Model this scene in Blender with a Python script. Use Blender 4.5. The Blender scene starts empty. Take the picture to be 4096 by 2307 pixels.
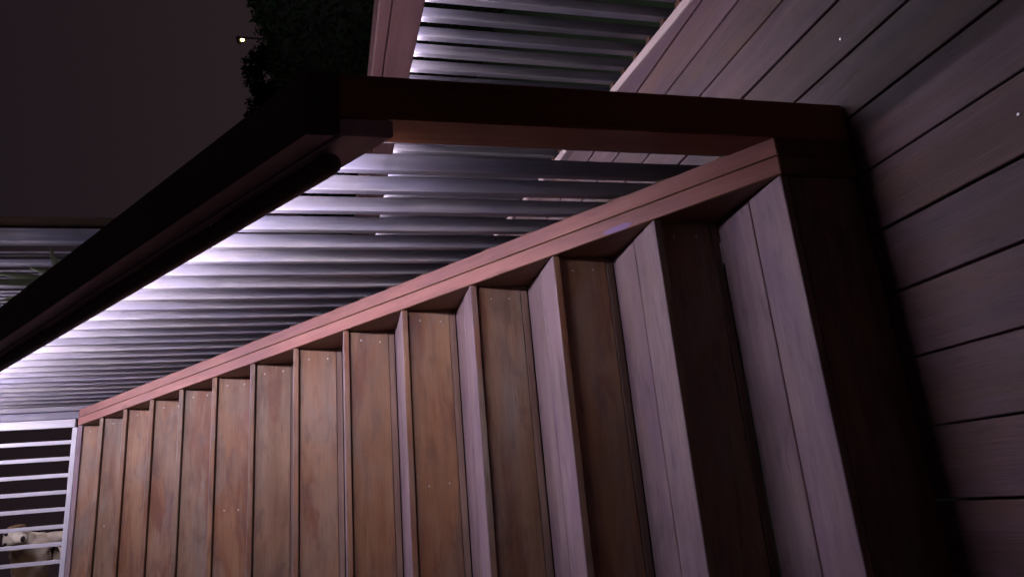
import bpy, bmesh, math, random
from mathutils import Vector, Matrix
S = bpy.context.scene
C = S.collection
V = Vector
random.seed(7)

# ------------------------------------------------------------------ camera
F_PX, YAW, PITCH, ROLL, EYE = 2806.84, 0.30328, -0.25134, -0.011837, 1.11706
fw = V((math.sin(YAW)*math.cos(PITCH), math.cos(YAW)*math.cos(PITCH), math.sin(PITCH)))
r0 = V((math.cos(YAW), -math.sin(YAW), 0)); u0 = r0.cross(fw)
rt = r0*math.cos(ROLL) + u0*math.sin(ROLL)
up = -r0*math.sin(ROLL) + u0*math.cos(ROLL)
cam = bpy.data.cameras.new('camera'); cam_o = bpy.data.objects.new('camera', cam); C.objects.link(cam_o)
# the phone was held upright, the picture lies on its side: picture right = down
cx_, cy_, cz_ = -up, rt, -fw
cam_o.matrix_world = Matrix(((cx_.x, cy_.x, cz_.x, 0), (cx_.y, cy_.y, cz_.y, 0), (cx_.z, cy_.z, cz_.z, EYE), (0, 0, 0, 1)))
cam.sensor_fit = 'HORIZONTAL'; cam.sensor_width = 36; cam.lens = F_PX/4096*36
cam.clip_start = 0.02; cam.clip_end = 500
S.camera = cam_o

# ------------------------------------------------------------------ night sky
w = bpy.data.worlds.new('World'); S.world = w; w.use_nodes = True
nt = w.node_tree; nt.nodes.clear()
wo = nt.nodes.new('ShaderNodeOutputWorld'); bg = nt.nodes.new('ShaderNodeBackground')
tc = nt.nodes.new('ShaderNodeTexCoord'); sx = nt.nodes.new('ShaderNodeSeparateXYZ')
mr = nt.nodes.new('ShaderNodeMapRange'); mx = nt.nodes.new('ShaderNodeMix'); mx.data_type = 'RGBA'
nt.links.new(tc.outputs['Generated'], sx.inputs[0]); nt.links.new(sx.outputs['Z'], mr.inputs['Value'])
mr.inputs['From Min'].default_value = 0.0; mr.inputs['From Max'].default_value = 0.55; mr.interpolation_type = 'SMOOTHSTEP'
mx.inputs[6].default_value = (0.0205, 0.0128, 0.0152, 1); mx.inputs[7].default_value = (0.0105, 0.0068, 0.0090, 1)
nt.links.new(mr.outputs[0], mx.inputs[0]); nt.links.new(mx.outputs[2], bg.inputs[0])
bg.inputs[1].default_value = 1.0
nt.links.new(bg.outputs[0], wo.inputs[0])

S.view_settings.view_transform = 'Standard'; S.view_settings.look = 'None'
S.view_settings.exposure = 0.0; S.view_settings.gamma = 1.0; S.view_settings.use_curve_mapping = False
LED = 265.0
DZ = -.020            # deck surface
DS = 1.0179
LED_COL = (0.90, 0.82, 1.0)

# ------------------------------------------------------------------ materials
def new_mat(name):
    m = bpy.data.materials.new(name); m.use_nodes = True
    n = m.node_tree; b = n.nodes['Principled BSDF']
    return m, n, b
def plain(name, col, rough=.6, metal=0.0, emit=None, es=0.0):
    m, n, b = new_mat(name)
    b.inputs['Base Color'].default_value = (*col, 1); b.inputs['Roughness'].default_value = rough
    b.inputs['Metallic'].default_value = metal
    if emit: b.inputs['Emission Color'].default_value = (*emit, 1); b.inputs['Emission Strength'].default_value = es
    return m
def wood(name, a, bcol, stain, stain_amt=.5, rough=.5, streak=16, knots=.0, vary=.25, bump=.25, spec=.4, grime=.0, patches=None):
    """long axis of every board is its local X"""
    m, n, b = new_mat(name); N = n.nodes; L = n.links
    tc = N.new('ShaderNodeTexCoord'); oi = N.new('ShaderNodeObjectInfo')
    mul = N.new('ShaderNodeVectorMath'); mul.operation = 'SCALE'; mul.inputs[0].default_value = (37.1, 11.7, 23.3)
    L.new(oi.outputs['Random'], mul.inputs['Scale'])
    add = N.new('ShaderNodeVectorMath'); add.operation = 'ADD'
    L.new(tc.outputs['Object'], add.inputs[0]); L.new(mul.outputs[0], add.inputs[1])
    def noise(scale3, detail=6, rough=.6, dist=0.0):
        mp = N.new('ShaderNodeMapping'); mp.inputs['Scale'].default_value = scale3
        L.new(add.outputs[0], mp.inputs['Vector'])
        t = N.new('ShaderNodeTexNoise'); t.inputs['Scale'].default_value = 1.0
        t.inputs['Detail'].default_value = detail; t.inputs['Roughness'].default_value = rough
        t.inputs['Distortion'].default_value = dist
        L.new(mp.outputs[0], t.inputs['Vector']); return t.outputs['Fac']
    def ramp(src, lo, hi):
        r = N.new('ShaderNodeMapRange'); r.inputs['From Min'].default_value = lo; r.inputs['From Max'].default_value = hi
        r.interpolation_type = 'SMOOTHSTEP'
        L.new(src, r.inputs['Value']); return r.outputs[0]
    def mix(f, c1, c2, mode='MIX'):
        x = N.new('ShaderNodeMix'); x.data_type = 'RGBA'; x.blend_type = mode
        if isinstance(f, float): x.inputs[0].default_value = f
        else: L.new(f, x.inputs[0])
        for i, c in ((6, c1), (7, c2)):
            if isinstance(c, tuple): x.inputs[i].default_value = (*c, 1)
            else: L.new(c, x.inputs[i])
        return x.outputs[2]
    grain = noise((1.1, streak*3.0, streak*3.0), 5, .6, .5)
    fine = noise((5, 330, 330), 3, .7)
    blotch = noise((1.8, 9, 9), 5, .65, .3)
    patch = noise((2.6, 3.6, 3.6), 3, .6)
    c = mix(ramp(grain, .36, .66), a, bcol)
    sf = N.new('ShaderNodeMath'); sf.operation = 'MULTIPLY'; sf.inputs[1].default_value = stain_amt
    L.new(ramp(blotch, .44, .66), sf.inputs[0])
    c = mix(sf.outputs[0], c, stain)
    if patches:
        for k_, (pc, amt, sc3, lo, hi) in enumerate(patches):
            pn = noise(sc3, 5, .62, .6)
            pf = N.new('ShaderNodeMath'); pf.operation = 'MULTIPLY'; pf.inputs[1].default_value = amt
            L.new(ramp(pn, lo, hi), pf.inputs[0]); c = mix(pf.outputs[0], c, pc)
    # soft darkening patches of dirt
    dm = N.new('ShaderNodeMapRange'); dm.inputs['From Min'].default_value = .3; dm.inputs['From Max'].default_value = .7
    dm.inputs['To Min'].default_value = 1.0 - vary; dm.inputs['To Max'].default_value = 1.0 + vary*.7
    L.new(patch, dm.inputs['Value'])
    fm = N.new('ShaderNodeMapRange'); fm.inputs['From Min'].default_value = .3; fm.inputs['From Max'].default_value = .7
    fm.inputs['To Min'].default_value = .84; fm.inputs['To Max'].default_value = 1.14
    L.new(fine, fm.inputs['Value'])
    om = N.new('ShaderNodeMapRange'); om.inputs['To Min'].default_value = 1 - vary*.8; om.inputs['To Max'].default_value = 1 + vary*.8
    L.new(oi.outputs['Random'], om.inputs['Value'])
    m1 = N.new('ShaderNodeMath'); m1.operation = 'MULTIPLY'; L.new(dm.outputs[0], m1.inputs[0]); L.new(fm.outputs[0], m1.inputs[1])
    m2 = N.new('ShaderNodeMath'); m2.operation = 'MULTIPLY'; L.new(m1.outputs[0], m2.inputs[0]); L.new(om.outputs[0], m2.inputs[1])
    vs = N.new('ShaderNodeVectorMath'); vs.operation = 'SCALE'; L.new(c, vs.inputs[0]); L.new(m2.outputs[0], vs.inputs['Scale'])
    col = vs.outputs[0]
    if grime:
        g = noise((7, 40, 40), 4, .7)
        gf = N.new('ShaderNodeMath'); gf.operation = 'MULTIPLY'; gf.inputs[1].default_value = grime
        L.new(ramp(g, .56, .70), gf.inputs[0])
        col = mix(gf.outputs[0], col, tuple(x*.3 for x in a))
    if knots:
        mp = N.new('ShaderNodeMapping'); mp.inputs['Scale'].default_value = (3.2, 11, 11); L.new(add.outputs[0], mp.inputs['Vector'])
        vo = N.new('ShaderNodeTexVoronoi'); vo.inputs['Scale'].default_value = 1.0; L.new(mp.outputs[0], vo.inputs['Vector'])
        kf = N.new('ShaderNodeMapRange'); kf.inputs['From Min'].default_value = .16; kf.inputs['From Max'].default_value = .02
        L.new(vo.outputs['Distance'], kf.inputs['Value'])
        km = N.new('ShaderNodeMath'); km.operation = 'MULTIPLY'; km.inputs[1].default_value = knots; L.new(kf.outputs[0], km.inputs[0])
        col = mix(km.outputs[0], col, tuple(x*.35 for x in a))
    L.new(col, b.inputs['Base Color'])
    rr = N.new('ShaderNodeMapRange'); rr.inputs['To Min'].default_value = rough - .1; rr.inputs['To Max'].default_value = rough + .15
    L.new(blotch, rr.inputs['Value']); L.new(rr.outputs[0], b.inputs['Roughness'])
    b.inputs['Specular IOR Level'].default_value = spec
    bp = N.new('ShaderNodeBump'); bp.inputs['Strength'].default_value = bump; bp.inputs['Distance'].default_value = .002
    ad = N.new('ShaderNodeMath'); ad.operation = 'ADD'; L.new(grain, ad.inputs[0]); L.new(fine, ad.inputs[1])
    L.new(ad.outputs[0], bp.inputs['Height']); L.new(bp.outputs[0], b.inputs['Normal'])
    return m

RP = [((.16, .055, .028), .85, (2.0, 9, 9), .46, .66), ((.245, .205, .19), .55, (2.6, 6, 6), .46, .76), ((.095, .060, .060), .5, (5.0, 16, 16), .50, .70)]
TP = [((.155, .095, .150), .6, (2.2, 7, 7), .46, .70), ((.21, .145, .115), .6, (2.6, 8, 8), .48, .72), ((.085, .058, .07), .5, (6, 18, 18), .52, .72)]
DP = [((.135, .080, .056), .7, (1.3, 6, 6), .46, .72), ((.066, .046, .082), .6, (1.6, 7, 7), .48, .74), ((.06, .045, .05), .4, (6, 22, 22), .56, .74)]
M_tread = wood('weathered tread wood', (.205, .138, .155), (.265, .190, .203), (.16, .105, .148), .6, .5, 5, vary=.18, grime=.3, spec=.28, patches=TP)
M_riser = wood('oiled riser wood', (.215, .118, .068), (.285, .172, .108), (.22, .168, .135), .8, .5, 4, vary=.2, grime=.35, patches=RP)
M_riser_o = wood('orange oiled riser wood', (.235, .108, .052), (.29, .158, .088), (.22, .145, .105), .7, .48, 4, vary=.2, grime=.35, patches=RP)
M_filler = wood('filler strip wood', (.15, .085, .065), (.22, .14, .11), (.13, .11, .11), .5, .6, 9, vary=.25)
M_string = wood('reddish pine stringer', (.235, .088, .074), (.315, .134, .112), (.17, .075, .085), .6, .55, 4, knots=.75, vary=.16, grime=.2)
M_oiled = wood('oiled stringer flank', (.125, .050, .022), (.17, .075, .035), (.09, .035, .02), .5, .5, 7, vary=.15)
M_post = wood('dark red oiled post', (.25, .078, .034), (.30, .105, .045), (.18, .055, .026), .5, .45, 9, vary=.15)
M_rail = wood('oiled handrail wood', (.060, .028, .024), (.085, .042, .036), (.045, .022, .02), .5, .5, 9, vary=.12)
M_fascia = wood('bounce lit mauve handrail wood', (.50, .33, .34), (.58, .41, .42), (.40, .26, .28), .5, .5, 7, knots=.5, vary=.1)  # kept pale so the colour carries bounce light from the treads
M_cap = wood('mauve rail wood', (.17, .085, .085), (.21, .11, .11), (.13, .065, .075), .5, .5, 7, knots=.5, vary=.08)  # one even mauve base colour for the deck rail
M_slat = wood('grey weathered slat', (.105, .096, .118), (.175, .160, .172), (.095, .092, .155), .55, .5, 7, vary=.30)
M_pack = wood('brown packer block', (.10, .040, .022), (.13, .055, .03), (.07, .03, .02), .5, .6, 9)
M_deck = wood('deck board wood', (.108, .060, .072), (.150, .090, .102), (.135, .074, .052), .6, .5, 6, vary=.26, grime=.35, bump=.3, spec=.25, patches=DP)
M_edge = wood('pale deck edge board', (.50, .38, .37), (.56, .44, .42), (.48, .35, .33), .4, .55, 6, vary=.08)
M_white = wood('white painted wood', (.44, .42, .48), (.52, .50, .56), (.38, .36, .42), .3, .45, 5, vary=.05, bump=.1)
M_under = plain('dark framing', (.03, .022, .02), .8)
M_dark = wood('dark stained board', (.05, .028, .016), (.07, .04, .022), (.03, .02, .015), .5, .7, 6)
M_steel = plain('stainless screw', (.6, .58, .6), .45, 1.0)
M_led = plain('led strip', (.8, .8, .8), .5, 0, LED_COL, LED)
M_led2 = plain('led strip deck rail', (.8, .8, .8), .5, 0, LED_COL, LED*.42)
M_black = plain('black rubber', (.01, .01, .012), .5)
M_stain = plain('violet marker stain', (.21, .12, .27), .6)

# ------------------------------------------------------------------ helpers
WORLD = {}
def link(o, parent=None, M=None):
    C.objects.link(o)
    M = M or Matrix.Identity(4)
    WORLD[o.name] = M
    if parent:
        o.parent = parent; o.matrix_basis = WORLD[parent.name].inverted() @ M
    else: o.matrix_basis = M
    return o
def tag(o, label=None, cat=None, group=None, kind=None):
    if label: o['label'] = label
    if cat: o['category'] = cat
    if group: o['group'] = group
    if kind: o['kind'] = kind
    return o
def empty(name, loc, label=None, cat=None, kind=None):
    o = bpy.data.objects.new(name, None); o.empty_display_size = .1
    link(o, None, Matrix.Translation(V(loc))); return tag(o, label, cat, None, kind)
def frame(o, x, y):
    x = V(x).normalized(); z = x.cross(V(y)).normalized(); y = z.cross(x)
    return Matrix(((x.x, y.x, z.x, o[0]), (x.y, y.y, z.y, o[1]), (x.z, y.z, z.z, o[2]), (0, 0, 0, 1)))
def finish(bm, name, mat, bevel=0.0, seg=1, smooth=False):
    bmesh.ops.recalc_face_normals(bm, faces=bm.faces)
    if bevel:
        bmesh.ops.bevel(bm, geom=list(bm.edges), offset=bevel, segments=seg, profile=.6, affect='EDGES', clamp_overlap=True)
    me = bpy.data.meshes.new(name); bm.to_mesh(me); bm.free(); me.materials.append(mat)
    if smooth:
        for p in me.polygons: p.use_smooth = True
    return me
BOX = {}
def box_mesh(l, w_, t, mat, bevel=.0015, name='board'):
    k = (round(l, 4), round(w_, 4), round(t, 4), mat.name, bevel)
    if k not in BOX:
        bm = bmesh.new(); bmesh.ops.create_cube(bm, size=1)
        bmesh.ops.scale(bm, vec=(l, w_, t), verts=bm.verts)
        BOX[k] = finish(bm, name, mat, bevel)
    return BOX[k]
def board(name, center, x, y, dims, mat, parent, bevel=.0015):
    o = bpy.data.objects.new(name, box_mesh(*dims, mat, bevel, name))
    return link(o, parent, frame(center, x, y))
def prism(name, poly, ext, x, y, mat, parent, bevel=.002):
    """closed solid: world polygon swept by the vector ext; local X (grain) along x"""
    F = frame(poly[0], x, y); Fi = F.inverted()
    bm = bmesh.new(); a = [bm.verts.new(Fi @ V(p)) for p in poly]; b = [bm.verts.new(Fi @ (V(p) + V(ext))) for p in poly]
    n = len(poly); bm.faces.new(a); bm.faces.new(b[::-1])
    for i in range(n): bm.faces.new((a[i], a[(i+1) % n], b[(i+1) % n], b[i]))
    o = bpy.data.objects.new(name, finish(bm, name, mat, bevel))
    return link(o, parent, F)
def share(o, name, parent, M):
    return link(bpy.data.objects.new(name, o.data), parent, M)
def tube(name, pts, rad, mat, parent, sides=16, caps=True, x=None):
    x = V(pts[-1]) - V(pts[0]) if x is None else V(x)
    h = V((0, 0, 1)) if abs(x.normalized().z) < .9 else V((0, 1, 0))
    F = frame(pts[0], x, h.cross(x)); Fi = F.inverted(); bm = bmesh.new(); rings = []
    if not isinstance(rad, (list, tuple)): rad = [rad]*len(pts)
    P = [Fi @ V(p) for p in pts]
    for i, p in enumerate(P):
        d = (P[min(i+1, len(P)-1)] - P[max(i-1, 0)]).normalized()
        s = d.cross(V((0, 0, 1)) if abs(d.z) < .9 else V((1, 0, 0))).normalized(); t = d.cross(s)
        rings.append([bm.verts.new(p + (s*math.cos(2*math.pi*k/sides) + t*math.sin(2*math.pi*k/sides))*rad[i]) for k in range(sides)])
    for a, b in zip(rings, rings[1:]):
        for k in range(sides): bm.faces.new((a[k], a[(k+1) % sides], b[(k+1) % sides], b[k]))
    if caps: bm.faces.new(rings[0]); bm.faces.new(rings[-1][::-1])
    return link(bpy.data.objects.new(name, finish(bm, name, mat, 0, 1, True)), parent, F)

# ------------------------------------------------------------------ measures (metres)
X0, Y1, G, R, NS = .622, 1.1887, .25394, .18, 14        # stringer inner face, first nosing, going, rise, steps
SL = R/G
XL = -.60                                               # left inner face of the flight
XO = .711                                               # outer face of right stringer
def zs(y, rel=0.0): return .180 + SL*(y - Y1) + rel     # height above the pitch line
sdir = V((0, 1, SL)).normalized()
TOPY = Y1 + (NS-1)*G; TOPZ = NS*R

# ------------------------------------------------------------------ ground and lawn
def plane_struct(name, x0, x1, y0, y1, z, mat):
    bm = bmesh.new(); vs = [bm.verts.new(p) for p in ((x0, y0, z), (x1, y0, z), (x1, y1, z), (x0, y1, z))]; bm.faces.new(vs)
    me = bpy.data.meshes.new(name); bm.to_mesh(me); bm.free(); me.materials.append(mat)
    o = bpy.data.objects.new(name, me); link(o); return tag(o, None, None, None, 'structure')
m, n, b = new_mat('lawn'); t = n.nodes.new('ShaderNodeTexNoise'); t.inputs['Scale'].default_value = 6; t.inputs['Detail'].default_value = 8
rp = n.nodes.new('ShaderNodeMapRange'); mxx = n.nodes.new('ShaderNodeMix'); mxx.data_type = 'RGBA'
tcc = n.nodes.new('ShaderNodeTexCoord'); n.links.new(tcc.outputs['Object'], t.inputs['Vector'])
n.links.new(t.outputs[0], mxx.inputs[0]); mxx.inputs[6].default_value = (.010, .022, .006, 1); mxx.inputs[7].default_value = (.022, .045, .012, 1)
n.links.new(mxx.outputs[2], b.inputs['Base Color']); b.inputs['Roughness'].default_value = .9
LAWN_Z = -.55
plane_struct('lawn', -120, 200, -120, 260, LAWN_Z, m)

# ------------------------------------------------------------------ lower deck
deck = empty('deck', (0, 0, 0), kind='structure')
EA = V((1.508, 1.698))*DS; ED = V((.1075, .9942)).normalized(); EN = V((ED.y, -ED.x))    # oblique deck edge
def edge_x(y, off=0.0):
    q = EA + EN*off; return q.x + (y - q.y)*ED.x/ED.y
PITCH_B, GAP = .1382, .0058
joint0 = .0702
gaps = [GAP + random.uniform(-.0022, .0016) for _ in range(30)]
for k in range(-10, 14):
    ga, gb = gaps[k+10], gaps[k+11]; xa = joint0 + PITCH_B*k + ga/2; xb = joint0 + PITCH_B*(k+1) - gb/2
    if xa < -1.3: continue
    y0 = -1.6
    y1 = 1.20 if xb < .72 else 5.2
    e0, e1 = -.036, -.036
    poly = []
    zt = DZ - random.random()*.0022
    # clip the board rectangle against the oblique edge
    pts = [(xa, y0), (xb, y0), (xb, y1), (xa, y1)]
    def side(p): return edge_x(p[1], e0) - .003 - p[0]
    out = []
    for i in range(4):
        p, q = pts[i], pts[(i+1) % 4]; sp, sq = side(p), side(q)
        if sp >= 0: out.append(p)
        if sp*sq < 0:
            u = sp/(sp-sq); out.append((p[0]+(q[0]-p[0])*u, p[1]+(q[1]-p[1])*u))
    if len(out) < 3: continue
    prism('deck_board', [(x, y, zt-.022) for x, y in out], (0, 0, .022), (0, 1, 0), (1, 0, 0), M_deck, deck, .0018)
# pale edge strip along the oblique edge
def epos(t, off, z): q = EA + ED*t + EN*off; return V((q.x, q.y, z))
ed3 = V((ED.x, ED.y, 0)); en3 = V((EN.x, EN.y, 0))
board('edge_board', epos(.9, -.018, -.066+DZ), ed3, en3, (6.6, .036, .135), M_edge, deck, .002)
# dark joists below, seen only as black in the joints
for y in (-1.2, -.7, -.2, .3, .8, 1.12): board('joist', (-.0, y, -.0925+DZ), (1, 0, 0), (0, 1, 0), (2.4, .045, .14), M_under, deck, 0)
board('bearer', (0, -.2, -.19+DZ), (1, 0, 0), (0, 1, 0), (2.6, 3.0, .05), M_under, deck, 0)
board('bearer', (1.22, 3.2, -.19+DZ), (0, 1, 0), (1, 0, 0), (3.8, .7, .05), M_under, deck, 0)
# screws driven flush into the deck boards
sb = bmesh.new(); bmesh.ops.create_cone(sb, cap_ends=True, segments=12, radius1=.0030, radius2=.0026, depth=.0022)
SCREW = finish(sb, 'screw', M_steel, 0)
for x, y in ((.279, .778), (.262, .745), (.545, .80), (.93, 1.12)):
    link(bpy.data.objects.new('screw', SCREW), deck, Matrix.Translation((x*DS, y*DS, DZ+.0002)))

# ------------------------------------------------------------------ staircase
stair = empty('staircase', (0, Y1, 0), 'straight flight of fourteen wooden steps climbing from the deck to the white gate', 'staircase')
XM, XW = (X0 + XL)/2, X0 - XL - .0012
riser_mats = [M_riser, M_riser, M_riser_o, M_riser, M_riser_o, M_riser_o, M_riser_o, M_riser, M_riser_o, M_riser, M_riser_o, M_riser_o, M_riser, M_riser_o]
TMESH = {}
def tread_mesh(l, w_, t, edge):
    k = (round(w_, 4), edge.name)
    if k not in TMESH:
        bm = bmesh.new(); bmesh.ops.create_cube(bm, size=1); bmesh.ops.scale(bm, vec=(l, w_, t), verts=bm.verts)
        me = finish(bm, 'tread_board', M_tread, .0018); me.materials.append(edge)
        for p_ in me.polygons:
            if p_.normal.z < .3: p_.material_index = 1
        TMESH[k] = me
    return TMESH[k]
NO = .015                                             # nosing overhang
for i in range(1, NS+1):
    yn = Y1 + (i-1)*G; zt = i*R; yr = yn + NO
    TT = .019
    zb = (i-1)*R + (.001)
    fh = .0225 if i > 1 else .0
    # filler strip, riser board
    if i > 1: board('filler_strip', (XM, yr+.010, zb + fh/2), (1, 0, 0), (0, 0, 1), (XW, fh-.003, .020), M_filler, stair, .001)
    h = R - TT - fh - .003 - (DZ if i == 1 else 0)
    if i == 1: yr = yn + .004
    rb = board('riser_board', (XM, yr+.011, zt - TT - .0035 - h/2), (1, 0, 0), (0, 0, 1), (XW, h-.003, .018), riser_mats[i-1], stair, .0015)
    board('riser_backing', (XM, yr+.028, zt - R/2 - .014), (1, 0, 0), (0, 0, 1), (XW, R-.006, .008), M_under, stair, 0)
    if i < NS:
        # tread of two boards
        w1 = .1255; w2 = G + NO - w1 - .0035
        for (yc, ww) in ((yn + w1/2, w1), (yn + w1 + .0035 + w2/2, w2)):
            board('tread_board', (XM, yc, zt - TT/2 - random.random()*.0006), (1, 0, 0), (0, 1, 0), (XW, ww-.0005, TT), M_tread, stair, .0022).data = tread_mesh(XW, ww-.0005, TT, riser_mats[i-1])
        board('tread_backing', (XM, yn + .167, zt - TT - .006), (1, 0, 0), (0, 1, 0), (XW, .235, .008), M_under, stair, 0)
    if i > 1:
        for dx in (.030,) + ((.55,) if i % 4 == 1 else ()):
            for dz in (.30, .76):
                z = zt - TT - h*dz
                o = bpy.data.objects.new('screw', SCREW)
                link(o, rb, frame((X0 - dx - random.uniform(0, .012), yr + .0016, z + random.uniform(-.006, .006)), (1, 0, 0), (0, 0, 1)))
# stringers, each of two planks; plumb cut at the foot
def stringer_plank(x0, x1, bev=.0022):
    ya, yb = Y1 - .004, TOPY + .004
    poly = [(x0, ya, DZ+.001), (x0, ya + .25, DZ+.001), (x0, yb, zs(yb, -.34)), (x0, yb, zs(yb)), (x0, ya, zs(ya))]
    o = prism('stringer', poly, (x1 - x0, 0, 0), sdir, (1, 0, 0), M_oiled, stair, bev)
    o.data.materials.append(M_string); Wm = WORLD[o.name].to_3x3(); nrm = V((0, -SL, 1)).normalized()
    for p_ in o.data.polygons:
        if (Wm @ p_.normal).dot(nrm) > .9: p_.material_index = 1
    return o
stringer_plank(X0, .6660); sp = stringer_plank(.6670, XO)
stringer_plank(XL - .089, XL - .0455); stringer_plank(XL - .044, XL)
# violet smear on the top edge of the inner plank
def top_patch(name, y0, y1, x0, x1, mat):
    bm = bmesh.new(); pts = []
    for k in range(22):
        a = 2*math.pi*k/22; rr = 1 + random.uniform(-.12, .12)
        y = (y0+y1)/2 + (y1-y0)/2*math.copysign(abs(math.cos(a))**.7, math.cos(a))*rr
        x = (x0+x1)/2 + (x1-x0)/2*math.sin(a)*rr
        pts.append(V((min(max(x, X0+.002), .664), y, 0)))
    vs = [bm.verts.new((p.x, p.y, zs(p.y, .0011))) for p in pts]; vb = [bm.verts.new((p.x, p.y, zs(p.y, .0002))) for p in pts]
    bm.faces.new(vs); bm.faces.new(vb[::-1])
    for k in range(22): bm.faces.new((vs[k], vs[(k+1) % 22], vb[(k+1) % 22], vb[k]))
    o = bpy.data.objects.new(name, finish(bm, name, mat)); link(o, stair); o.matrix_basis = WORLD[stair.name].inverted()
    return o
top_patch('paint_smear', 1.490, 1.560, .624, .640, M_stain)

# ------------------------------------------------------------------ upper landing
land = empty('landing', (0, TOPY, TOPZ), kind='structure')
for k in range(26):
    yc = TOPY + .068 + k*.1358
    xr = .72 if yc < 6.2 else 2.7
    board('landing_board', ((-1.3 + xr)/2, yc, TOPZ - .011), (1, 0, 0), (0, 1, 0), (xr + 1.3, .1295, .022), M_tread if k == 0 else M_deck, land, .002)
board('fascia_board', (XM - .1, TOPY + .045, TOPZ - .13), (1, 0, 0), (0, 0, 1), (1.5, .19, .022), M_filler, land, .001)

# ------------------------------------------------------------------ stair balustrade
bal = empty('stair_balustrade', (.753, 1.229, 0), 'slatted stair balustrade with dark handrail on a thick newel post, slats lit from above', 'balustrade')
PY0, PY1, PX0, PX1 = 1.182, 1.276, .7085, .801
def zr(y, rel): return rel + SL*(y - 1.182)            # rel = height at the front face of the post
RB, RG, RT = 1.000, 1.098, 1.163                       # fascia bottom, joint, cap top
prism('newel_post', [(PX0, PY0, DZ+.001), (PX0, PY1, DZ+.001), (PX0, PY1, zr(PY1, RG)), (PX0, PY0, zr(PY0, RG))], (PX1-PX0, 0, 0), (0, 0, 1), (1, 0, 0), M_post, bal, .0035)
ye = TOPY + .02
prism('fascia_board', [(.669, PY0, zr(PY0, RB)), (.669, ye, zr(ye, RB)), (.669, ye, zr(ye, RG-.002)), (.669, PY0, zr(PY0, RG-.002))], (.0365, 0, 0), sdir, (1, 0, 0), M_fascia, bal, .003)
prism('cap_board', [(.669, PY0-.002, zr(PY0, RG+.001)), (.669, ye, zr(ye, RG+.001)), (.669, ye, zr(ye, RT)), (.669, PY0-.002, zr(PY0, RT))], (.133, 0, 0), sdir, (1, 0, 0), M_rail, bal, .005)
cb = bpy.data.objects['cap_board']; cb.data.materials.append(M_fascia)      # dark hand-worn top; bounce light put into the paler flank colour
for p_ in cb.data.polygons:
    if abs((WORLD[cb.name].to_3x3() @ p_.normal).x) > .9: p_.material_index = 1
# led strip under the fascia
ls = prism('light_strip', [(.6935, 1.30, zr(1.30, RB-.0065)), (.6935, ye-.02, zr(ye-.02, RB-.0065)), (.6935, ye-.02, zr(ye-.02, RB-.001)), (.6935, 1.30, zr(1.30, RB-.001))], (.0095, 0, 0), sdir, (1, 0, 0), M_led, bal, 0)
ls['label'] = 'cool white light strip under the handrail'
# round grab rail with flat brackets
gx = .645
gp = [V((gx, y, zr(y, 1.068))) for y in (1.240, 1.242, 1.249, 1.260, 2.2, 3.2, ye)]
grail = tube('grab_rail', gp, [.011, .0175, .0203, .0212, .0212, .0212, .0212], M_rail, bal, 24)
for y in (1.42, 2.3, 3.2, 4.1):
    tube('bracket', [(gx, y, zr(y, 1.05)), (gx+.010, y, zr(y, 1.02)), (.668, y, zr(y, 1.05))], .006, M_black, grail, 8)
# slats
SX0, SX1, SD = .7325, .7725, .023
def slat_mesh(lowrel, toprel, depth, width, slope, mat, name):
    """local X up; polygon in local X/Y(depth) swept over width (local Z)"""
    bm = bmesh.new()
    pts = [(lowrel, 0), (lowrel, depth), (toprel + depth*slope, depth), (toprel, 0)]
    a = [bm.verts.new((x, y, 0)) for x, y in pts]; b = [bm.verts.new((x, y, width)) for x, y in pts]
    bm.faces.new(a); bm.faces.new(b[::-1])
    for i in range(4): bm.faces.new((a[i], a[(i+1) % 4], b[(i+1) % 4], b[i]))
    return finish(bm, name, mat, .003, 2)
SM = slat_mesh(-.16, RG - .0025, SD, SX1-SX0, SL, M_slat, 'slat')
PM = slat_mesh(-.10, .0, SD + .014, SX0 - XO - .001, SL, M_pack, 'packer')
slat_y = [1.302, 1.439, 1.552, 1.674, 1.800, 1.925, 2.048, 2.170, 2.292] + [2.413 + .1208*k for k in range(17)] + [4.462]
for y in slat_y:
    if y > TOPY - .015: continue
    j = random.uniform(-.0015, .0015)
    # frame: local X up, local Y along +Y, local Z = X x Y = up x fwd = -X world, so start from the outer face
    a_ = random.gauss(0, .0016); b_ = random.gauss(0, .02)
    Ms = frame((SX1 + j, y, zr(y, 0)), (0, a_, 1), (b_, 1, 0))
    # only the part from below the stringer top to the cap is built
    so = bpy.data.objects.new('slat', SM); link(so, bal, Ms)
    pk = bpy.data.objects.new('packer', PM); link(pk, so, frame((SX0 - .0005, y - .010, zs(y - .010) - .046), (0, 0, 1), (0, 1, 0)))

board('landing_post', (.755, TOPY + .045, TOPZ + .42), (0, 0, 1), (1, 0, 0), (1.3, .09, .06), M_slat, bal, .002)
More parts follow.
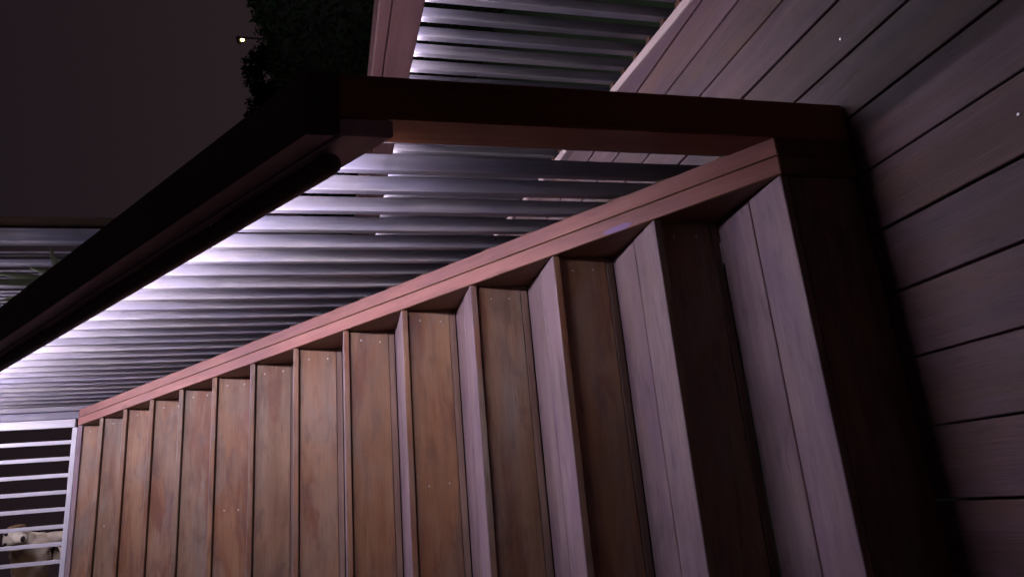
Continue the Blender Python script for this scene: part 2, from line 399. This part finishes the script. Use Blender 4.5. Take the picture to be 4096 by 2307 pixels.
# ------------------------------------------------------------------ deck balustrade on the oblique edge
db = empty('deck_balustrade', epos(0, .03, 0), 'horizontal reddish top rail over grey vertical slats along the pale deck edge', 'balustrade')
t0, t1 = -2.2, 3.9; tm, tl = (t0+t1)/2, t1-t0
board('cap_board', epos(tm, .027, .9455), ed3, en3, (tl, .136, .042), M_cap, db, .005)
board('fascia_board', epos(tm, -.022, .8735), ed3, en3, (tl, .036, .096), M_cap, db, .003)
ls2 = board('light_strip', epos((3.8-.42)/2, .0045, .8335), ed3, en3, (4.22, .0095, .005), M_led2, db, 0)
ls2['label'] = 'cool white light strip added out of view to light the screen'
SM2 = slat_mesh(-.18, .9235, .032, .038, 0, M_slat, 'slat')
PM2 = slat_mesh(-.10, DZ+.002, .030, .019, 0, M_pack, 'packer')
k = -19
while True:
    t = (.134 + .1155*k)*DS; k += 1
    if t > 3.8: break
    if t < t0 + .03: continue
    o = epos(t, .058 + random.uniform(-.001, .001), 0)
    so = bpy.data.objects.new('slat', SM2); link(so, db, frame(o, (0, random.gauss(0, .0018), 1), ed3 + en3*random.gauss(0, .02)))
    pk = bpy.data.objects.new('packer', PM2); link(pk, so, frame(epos(t+.001, .0195, 0), (0, 0, 1), ed3))

# ------------------------------------------------------------------ white gate
gy = TOPY + .012
gate = empty('stair_gate', (.0, gy, TOPZ), 'white gate of thin upright bars across the top of the stairs', 'gate')
board('gate_post', (.685, gy + .03, TOPZ + .55), (0, 0, 1), (1, 0, 0), (1.10, .040, .06), M_slat, gate, .002)
board('gate_frame', (.6395, gy + .012, TOPZ + .52), (0, 0, 1), (1, 0, 0), (1.0, .046, .024), M_white, gate, .002)
board('bottom_rail', (.02, gy + .012, TOPZ + .0185), (1, 0, 0), (0, 0, 1), (1.19, .026, .022), M_white, gate, .002)
board('top_rail', (.02, gy + .012, TOPZ + 1.0), (1, 0, 0), (0, 0, 1), (1.19, .04, .022), M_white, gate, .002)
for k in range(12):
    board('bar', (.535 - .0905*k, gy + .012, TOPZ + .506), (0, 0, 1), (1, 0, 0), (.946, .021, .016), M_white, gate, .0015)
board('latch', (.70, gy - .012, TOPZ + .52), (0, 0, 1), (1, 0, 0), (.09, .022, .02), M_black, gate, .004)

# ------------------------------------------------------------------ upstairs slatted screen
scr = empty('privacy_screen', (2.4, 6.5, TOPZ), 'tall pale screen of posts and thin slats beyond the head of the stairs', 'screen')
for x0, x1, dpt in ((2.515, 2.64, .13), (2.312, 2.352, .10), (2.115, 2.155, .11), (1.88, 1.93, .11)):
    board('screen_post', ((x0+x1)/2, 6.5 + dpt/2, TOPZ + .80), (0, 0, 1), (1, 0, 0), (1.6, x1-x0, dpt), M_slat, scr, .003)
for x in (2.434, 2.401, 2.369, 2.262, 2.228, 2.196, 2.075, 2.045, 2.015, 1.985, 1.955):
    board('slat', (x, 6.56, TOPZ + .80), (0, 0, 1), (1, 0, 0), (1.58, .012, .03), M_slat, scr, .001)
board('corner_board', (2.705, 6.56, TOPZ + .80), (0, 0, 1), (1, 0, 0), (1.6, .115, .04), M_dark, scr, .003)
board('top_rail', (2.3, 6.52, TOPZ + 1.63), (1, 0, 0), (0, 1, 0), (.95, .10, .04), M_rail, scr, .003)
ls3 = board('light_strip', (1.80, 6.02, TOPZ + 1.60), (0, 1, 0), (1, 0, 0), (.8, .012, .006), plain('added led strip screen', (.8, .8, .8), .5, 0, LED_COL, 420), scr, 0)  # strip added above the view to brighten the screen's side faces
board('added_side_rail', (1.80, 6.02, TOPZ + 1.625), (0, 1, 0), (1, 0, 0), (.9, .08, .04), M_rail, scr, .003)  # unseen rail added to carry that strip
ls3['label'] = 'cool white light strip added out of view to light the screen'

# ------------------------------------------------------------------ foliage
def leaf_mat(name, a, b2):
    m, n, b = new_mat(name); oi = n.nodes.new('ShaderNodeNewGeometry'); mm = n.nodes.new('ShaderNodeMix'); mm.data_type = 'RGBA'
    n.links.new(oi.outputs['Random Per Island'], mm.inputs[0]); mm.inputs[6].default_value = (*a, 1); mm.inputs[7].default_value = (*b2, 1)
    n.links.new(mm.outputs[2], b.inputs['Base Color']); b.inputs['Roughness'].default_value = .9; b.inputs['Specular IOR Level'].default_value = .15
    return m
def leaves(name, fn, count, size, mat, parent):
    vs, fs = [], []
    for i in range(count):
        c = fn(); n_ = V((random.gauss(0, 1), random.gauss(0, 1), random.gauss(0, 1)+.4)).normalized()
        a = n_.orthogonal().normalized(); a = Matrix.Rotation(random.uniform(0, 6.28), 3, n_) @ a; b = n_.cross(a)
        s = size*random.uniform(.6, 1.4); k = len(vs)
        vs += [c - a*s, c - b*s*.38 + n_*s*.08, c + a*s, c + b*s*.38 + n_*s*.08]
        fs.append((k, k+1, k+2, k+3))
    me = bpy.data.meshes.new(name); me.from_pydata([tuple(v) for v in vs], [], fs); me.materials.append(mat)
    o = bpy.data.objects.new(name, me); link(o, parent)
    if parent: o.matrix_basis = WORLD[parent.name].inverted()
    return o
hedge = empty('hedge', (4.6, 6, LAWN_Z), 'dark green hedge in the night garden beyond the deck rail', 'hedge')
def hedge_top(y): return max(1.84 - .13*(y-5.6), 1.66) + .02*math.sin(y*2.1) + .015*math.sin(y*5.3+1)
def hp():
    y = random.uniform(1.0, 13); zt = hedge_top(y); q = random.random()
    if q < .72: x = 4.5 + .10*(y-5) + abs(random.gauss(0, .10)); z = random.uniform(LAWN_Z, zt)
    else: x = 4.5 + .10*(y-5) + random.uniform(0, .9); z = zt + random.gauss(0, .03)
    return V((x, y, z))
M_hl = leaf_mat('hedge leaves', (.006, .014, .004), (.013, .028, .008))
leaves('foliage', hp, 26000, .045, M_hl, hedge)['kind'] = 'stuff'
bm = bmesh.new()
core = []
for y in (1.0, 4.0, 7.0, 10.0, 13.0):
    xx = 4.62 + .10*(y-5); zt = hedge_top(y) - .08
    core.append([bm.verts.new(p) for p in ((xx, y, LAWN_Z-.05), (xx, y, zt), (xx+.7, y, zt), (xx+.7, y, LAWN_Z-.05))])
for a, b in zip(core, core[1:]):
    for i in range(4): bm.faces.new((a[i], a[(i+1) % 4], b[(i+1) % 4], b[i]))
bm.faces.new(core[0]); bm.faces.new(core[-1][::-1])
o = bpy.data.objects.new('twigs', finish(bm, 'twigs', plain('dark twigs', (.012, .014, .008), .9))); link(o, hedge); o.matrix_basis = WORLD[hedge.name].inverted()

# street lamp far beyond the hedge
def ray(px, py):
    return fw - up*((px-2048)/F_PX) - rt*((py-1153.5)/F_PX)
eye = V((0, 0, EYE))
d = ray(970, 160); lp = eye + d*26/ (V((d.x, d.y, 0)).length)
lamp = empty('street_lamp', (lp.x, lp.y, LAWN_Z), 'small glowing street lamp on a thin pole above the hedge', 'street lamp')
tube('pole', [(lp.x, lp.y - .12, LAWN_Z), (lp.x, lp.y-.12, lp.z+.02), (lp.x, lp.y-.02, lp.z+.12)], .035, plain('galvanised pole', (.35, .34, .33), .5), lamp, 12, x=(0, 0, 1))
hd = tube('lamp_head', [(lp.x, lp.y-.16, lp.z+.10), (lp.x, lp.y-.1, lp.z+.13), (lp.x, lp.y+.12, lp.z+.12), (lp.x, lp.y+.2, lp.z+.08)], [.03, .07, .08, .04], plain('lamp housing', (.2, .2, .2), .5), lamp, 12)
bl = bmesh.new(); bmesh.ops.create_uvsphere(bl, u_segments=16, v_segments=10, radius=.058)
bo = bpy.data.objects.new('bulb', finish(bl, 'bulb', plain('lamp bulb', (1, .9, .6), .4, 0, (1.0, .74, .26), 9), 0, 1, True)); link(bo, lamp, Matrix.Translation(lp))

# tree lit by the lamp
d = ray(1085, 330); hl = V((d.x, d.y, 0)).length; tp = eye + d*22/hl
tree = empty('garden_tree', (tp.x, tp.y, LAWN_Z), 'brownish tree top beside the street lamp above the hedge', 'tree')
tube('trunk', [(tp.x, tp.y, LAWN_Z), (tp.x+.05, tp.y, 1.2), (tp.x-.05, tp.y+.1, tp.z)], [.16, .12, .05], plain('bark', (.08, .055, .04), .9), tree, 10, x=(0, 0, 1))
cl = [(V((random.uniform(-1.05, 1.05), random.uniform(-.8, .8), random.uniform(-1.0, .42))), random.uniform(.22, .42)) for _ in range(34)]
def tcp():
    c, r_ = random.choice(cl); v = V((random.gauss(0, 1), random.gauss(0, 1), random.gauss(0, 1))).normalized()*r_*random.random()**.33
    return tp + c + v
leaves('crown', tcp, 9000, .07, leaf_mat('tree leaves', (.035, .020, .012), (.06, .036, .02)), tree)['kind'] = 'stuff'

# leafy plant in front of the screen
pl = empty('strap_leaf_plant', (1.83, 5.62, TOPZ), 'plant with long strap leaves in front of the upstairs screen', 'plant')
def strap(base, tip, bend, width, mat):
    bm = bmesh.new(); prev = None; base, tip = V(base), V(tip); sd = (tip-base).cross(V((0, 1, 0))).normalized()
    for i in range(9):
        u = i/8; p = base.lerp(tip, u) + V((0, 0, bend))*math.sin(u*math.pi); ww = width*math.sin(math.pi*min(.97, .12+.85*u))**.8
        cur = [bm.verts.new(p + sd*ww + V((0, .004, .01))), bm.verts.new(p + V((0, -.006, 0))), bm.verts.new(p - sd*ww + V((0, .004, .01)))]
        if prev:
            for a in range(2): bm.faces.new((prev[a], prev[a+1], cur[a+1], cur[a]))
        prev = cur
    o = bpy.data.objects.new('leaf', finish(bm, 'leaf', mat, 0, 1, True)); link(o, pl); o.matrix_basis = WORLD[pl.name].inverted()
ML = plain('strap leaf green', (.26, .30, .19), .5)
bz = (1.83, 5.62, TOPZ + .28)
for tipx, tipz, bend in ((1.95, 1.02, .03), (1.72, .95, .05), (2.10, .62, .1), (1.52, .7, .1), (2.0, .80, .04), (1.66, .78, .12), (1.86, 1.12, .02)):
    strap(bz, (tipx, 5.62 + random.uniform(-.1, .1), TOPZ + tipz), bend, .030, ML)
pb = bmesh.new(); bmesh.ops.create_cone(pb, cap_ends=True, segments=20, radius1=.10, radius2=.14, depth=.28)
link(bpy.data.objects.new('pot', finish(pb, 'pot', plain('clay pot', (.25, .11, .07), .7), .006)), pl, Matrix.Translation((1.83, 5.62, TOPZ + .14)))

# ------------------------------------------------------------------ dog
dogm, n, b = new_mat('dog coat')
tcd = n.nodes.new('ShaderNodeTexCoord'); nz = n.nodes.new('ShaderNodeTexNoise'); nz.inputs['Scale'].default_value = 9; nz.inputs['Detail'].default_value = 5
n.links.new(tcd.outputs['Object'], nz.inputs['Vector'])
sp_ = n.nodes.new('ShaderNodeSeparateXYZ'); n.links.new(tcd.outputs['Object'], sp_.inputs[0])
# patches: pale cream legs and chest, tan back
mz = n.nodes.new('ShaderNodeMapRange'); mz.inputs['From Min'].default_value = .22; mz.inputs['From Max'].default_value = .36; n.links.new(sp_.outputs['Z'], mz.inputs['Value'])
mxn = n.nodes.new('ShaderNodeMapRange'); mxn.inputs['From Min'].default_value = .02; mxn.inputs['From Max'].default_value = -.08; n.links.new(sp_.outputs['X'], mxn.inputs['Value'])
mm = n.nodes.new('ShaderNodeMath'); mm.operation = 'MULTIPLY'; n.links.new(mz.outputs[0], mm.inputs[0]); n.links.new(mxn.outputs[0], mm.inputs[1])
m3 = n.nodes.new('ShaderNodeMath'); m3.operation = 'MULTIPLY_ADD'; n.links.new(nz.outputs[0], m3.inputs[0]); m3.inputs[1].default_value = 3.0; m3.inputs[2].default_value = -1.4
m4 = n.nodes.new('ShaderNodeMath'); m4.operation = 'ADD'; m4.use_clamp = True; n.links.new(mm.outputs[0], m4.inputs[0]); n.links.new(m3.outputs[0], m4.inputs[1])
mc = n.nodes.new('ShaderNodeMix'); mc.data_type = 'RGBA'; n.links.new(m4.outputs[0], mc.inputs[0]); mc.inputs[6].default_value = (.78, .68, .55, 1); mc.inputs[7].default_value = (.36, .22, .11, 1)
n.links.new(mc.outputs[2], b.inputs['Base Color']); b.inputs['Roughness'].default_value = .85
nf = n.nodes.new('ShaderNodeTexNoise'); nf.inputs['Scale'].default_value = 140; n.links.new(tcd.outputs['Object'], nf.inputs['Vector'])
bpd = n.nodes.new('ShaderNodeBump'); bpd.inputs['Strength'].default_value = .6; bpd.inputs['Distance'].default_value = .004; n.links.new(nf.outputs[0], bpd.inputs['Height']); n.links.new(bpd.outputs[0], b.inputs['Normal'])
dog = empty('dog', (0, 5.0, TOPZ), 'cream and tan dog standing behind the white gate bars', 'dog')
def skin(name, verts, edges, radii, mat, parent, origin, root=0, sub=2):
    me = bpy.data.meshes.new(name); me.from_pydata(verts, edges, []); me.materials.append(mat)
    o = bpy.data.objects.new(name, me); link(o, parent, Matrix.Translation(V(origin)))
    sk = o.modifiers.new('skin', 'SKIN'); sk.use_smooth_shade = True
    for i, r_ in enumerate(radii):
        o.data.skin_vertices[0].data[i].radius = (r_, r_); o.data.skin_vertices[0].data[i].use_root = (i == root)
    su = o.modifiers.new('sub', 'SUBSURF'); su.levels = sub; su.render_levels = sub
    return o
# local: x to the right, y away from camera, z up; rump to the left and back, chest right, head turned to the camera
dv = [(-.36, .26, .40), (-.20, .17, .40), (-.03, .06, .37), (.035, -.03, .40), (.045, -.085, .415),      # 0-4 pelvis..neck..head base
      (.044, -.135, .405), (.038, -.180, .350), (.036, -.205, .318),                                     # 5-7 skull, muzzle, tip
      (.03, .03, .26), (.040, .02, .15), (.040, .015, .07), (.040, -.01, .018),                         # 8-11 right foreleg
      (-.06, .06, .26), (-.060, .05, .15), (-.060, .04, .07), (-.060, .015, .018),                       # 12-15 left foreleg
      (-.33, .18, .26), (-.38, .19, .16), (-.34, .18, .08), (-.32, .15, .018),                            # hind leg near (16-19)
      (-.38, .32, .26), (-.43, .32, .16), (-.39, .31, .08), (-.37, .28, .018),                            # hind leg far (20-23)
      (-.47, .30, .43), (-.58, .32, .50), (-.63, .31, .60)]                                               # tail 24-26
de = [(0, 1), (1, 2), (2, 3), (3, 4), (4, 5), (5, 6), (6, 7), (2, 8), (8, 9), (9, 10), (10, 11), (2, 12), (12, 13), (13, 14), (14, 15),
      (0, 16), (16, 17), (17, 18), (18, 19), (0, 20), (20, 21), (21, 22), (22, 23), (0, 24), (24, 25), (25, 26)]
dr = [.085, .098, .095, .060, .056, .062, .037, .026, .038, .023, .022, .026, .042, .027, .022, .026, .06, .034, .022, .025, .06, .034, .022, .025, .032, .024, .016]
body = skin('body', dv, de, dr, dogm, dog, (0, 5.0, TOPZ), 2, 3)
ctex = bpy.data.textures.new('coat', 'CLOUDS'); ctex.noise_scale = .035; ctex.noise_depth = 3
dsp = body.modifiers.new('coat', 'DISPLACE'); dsp.texture = ctex; dsp.strength = .022; dsp.mid_level = .5
def ell(name, c, s, mat, parent, rot=(0, 0, 0)):
    bm = bmesh.new(); bmesh.ops.create_uvsphere(bm, u_segments=16, v_segments=10, radius=1)
    M = Matrix.Translation(V(c)) @ Matrix.Rotation(rot[2], 4, 'Z') @ Matrix.Rotation(rot[1], 4, 'Y') @ Matrix.Rotation(rot[0], 4, 'X')
    bmesh.ops.scale(bm, vec=s, verts=bm.verts)
    return link(bpy.data.objects.new(name, finish(bm, name, mat, 0, 1, True)), parent, M)
M_nose = plain('dog nose and eye', (.012, .010, .010), .3)
M_tan = plain('dog ear tan', (.26, .15, .075), .9)
DO = V((0, 5.0, TOPZ))
ell('nose', DO + V((.036, -.224, .318)), (.017, .012, .012), M_nose, dog)
ell('eye', DO + V((.070, -.184, .420)), (.010, .007, .010), M_nose, dog)
ell('eye', DO + V((.014, -.184, .420)), (.010, .007, .010), M_nose, dog)
ell('ear', DO + V((.106, -.115, .398)), (.013, .026, .048), M_tan, dog, (0, -.15, .2))
ell('ear', DO + V((-.016, -.115, .398)), (.013, .026, .048), M_tan, dog, (0, .15, -.2))

S.cycles.max_bounces = 8
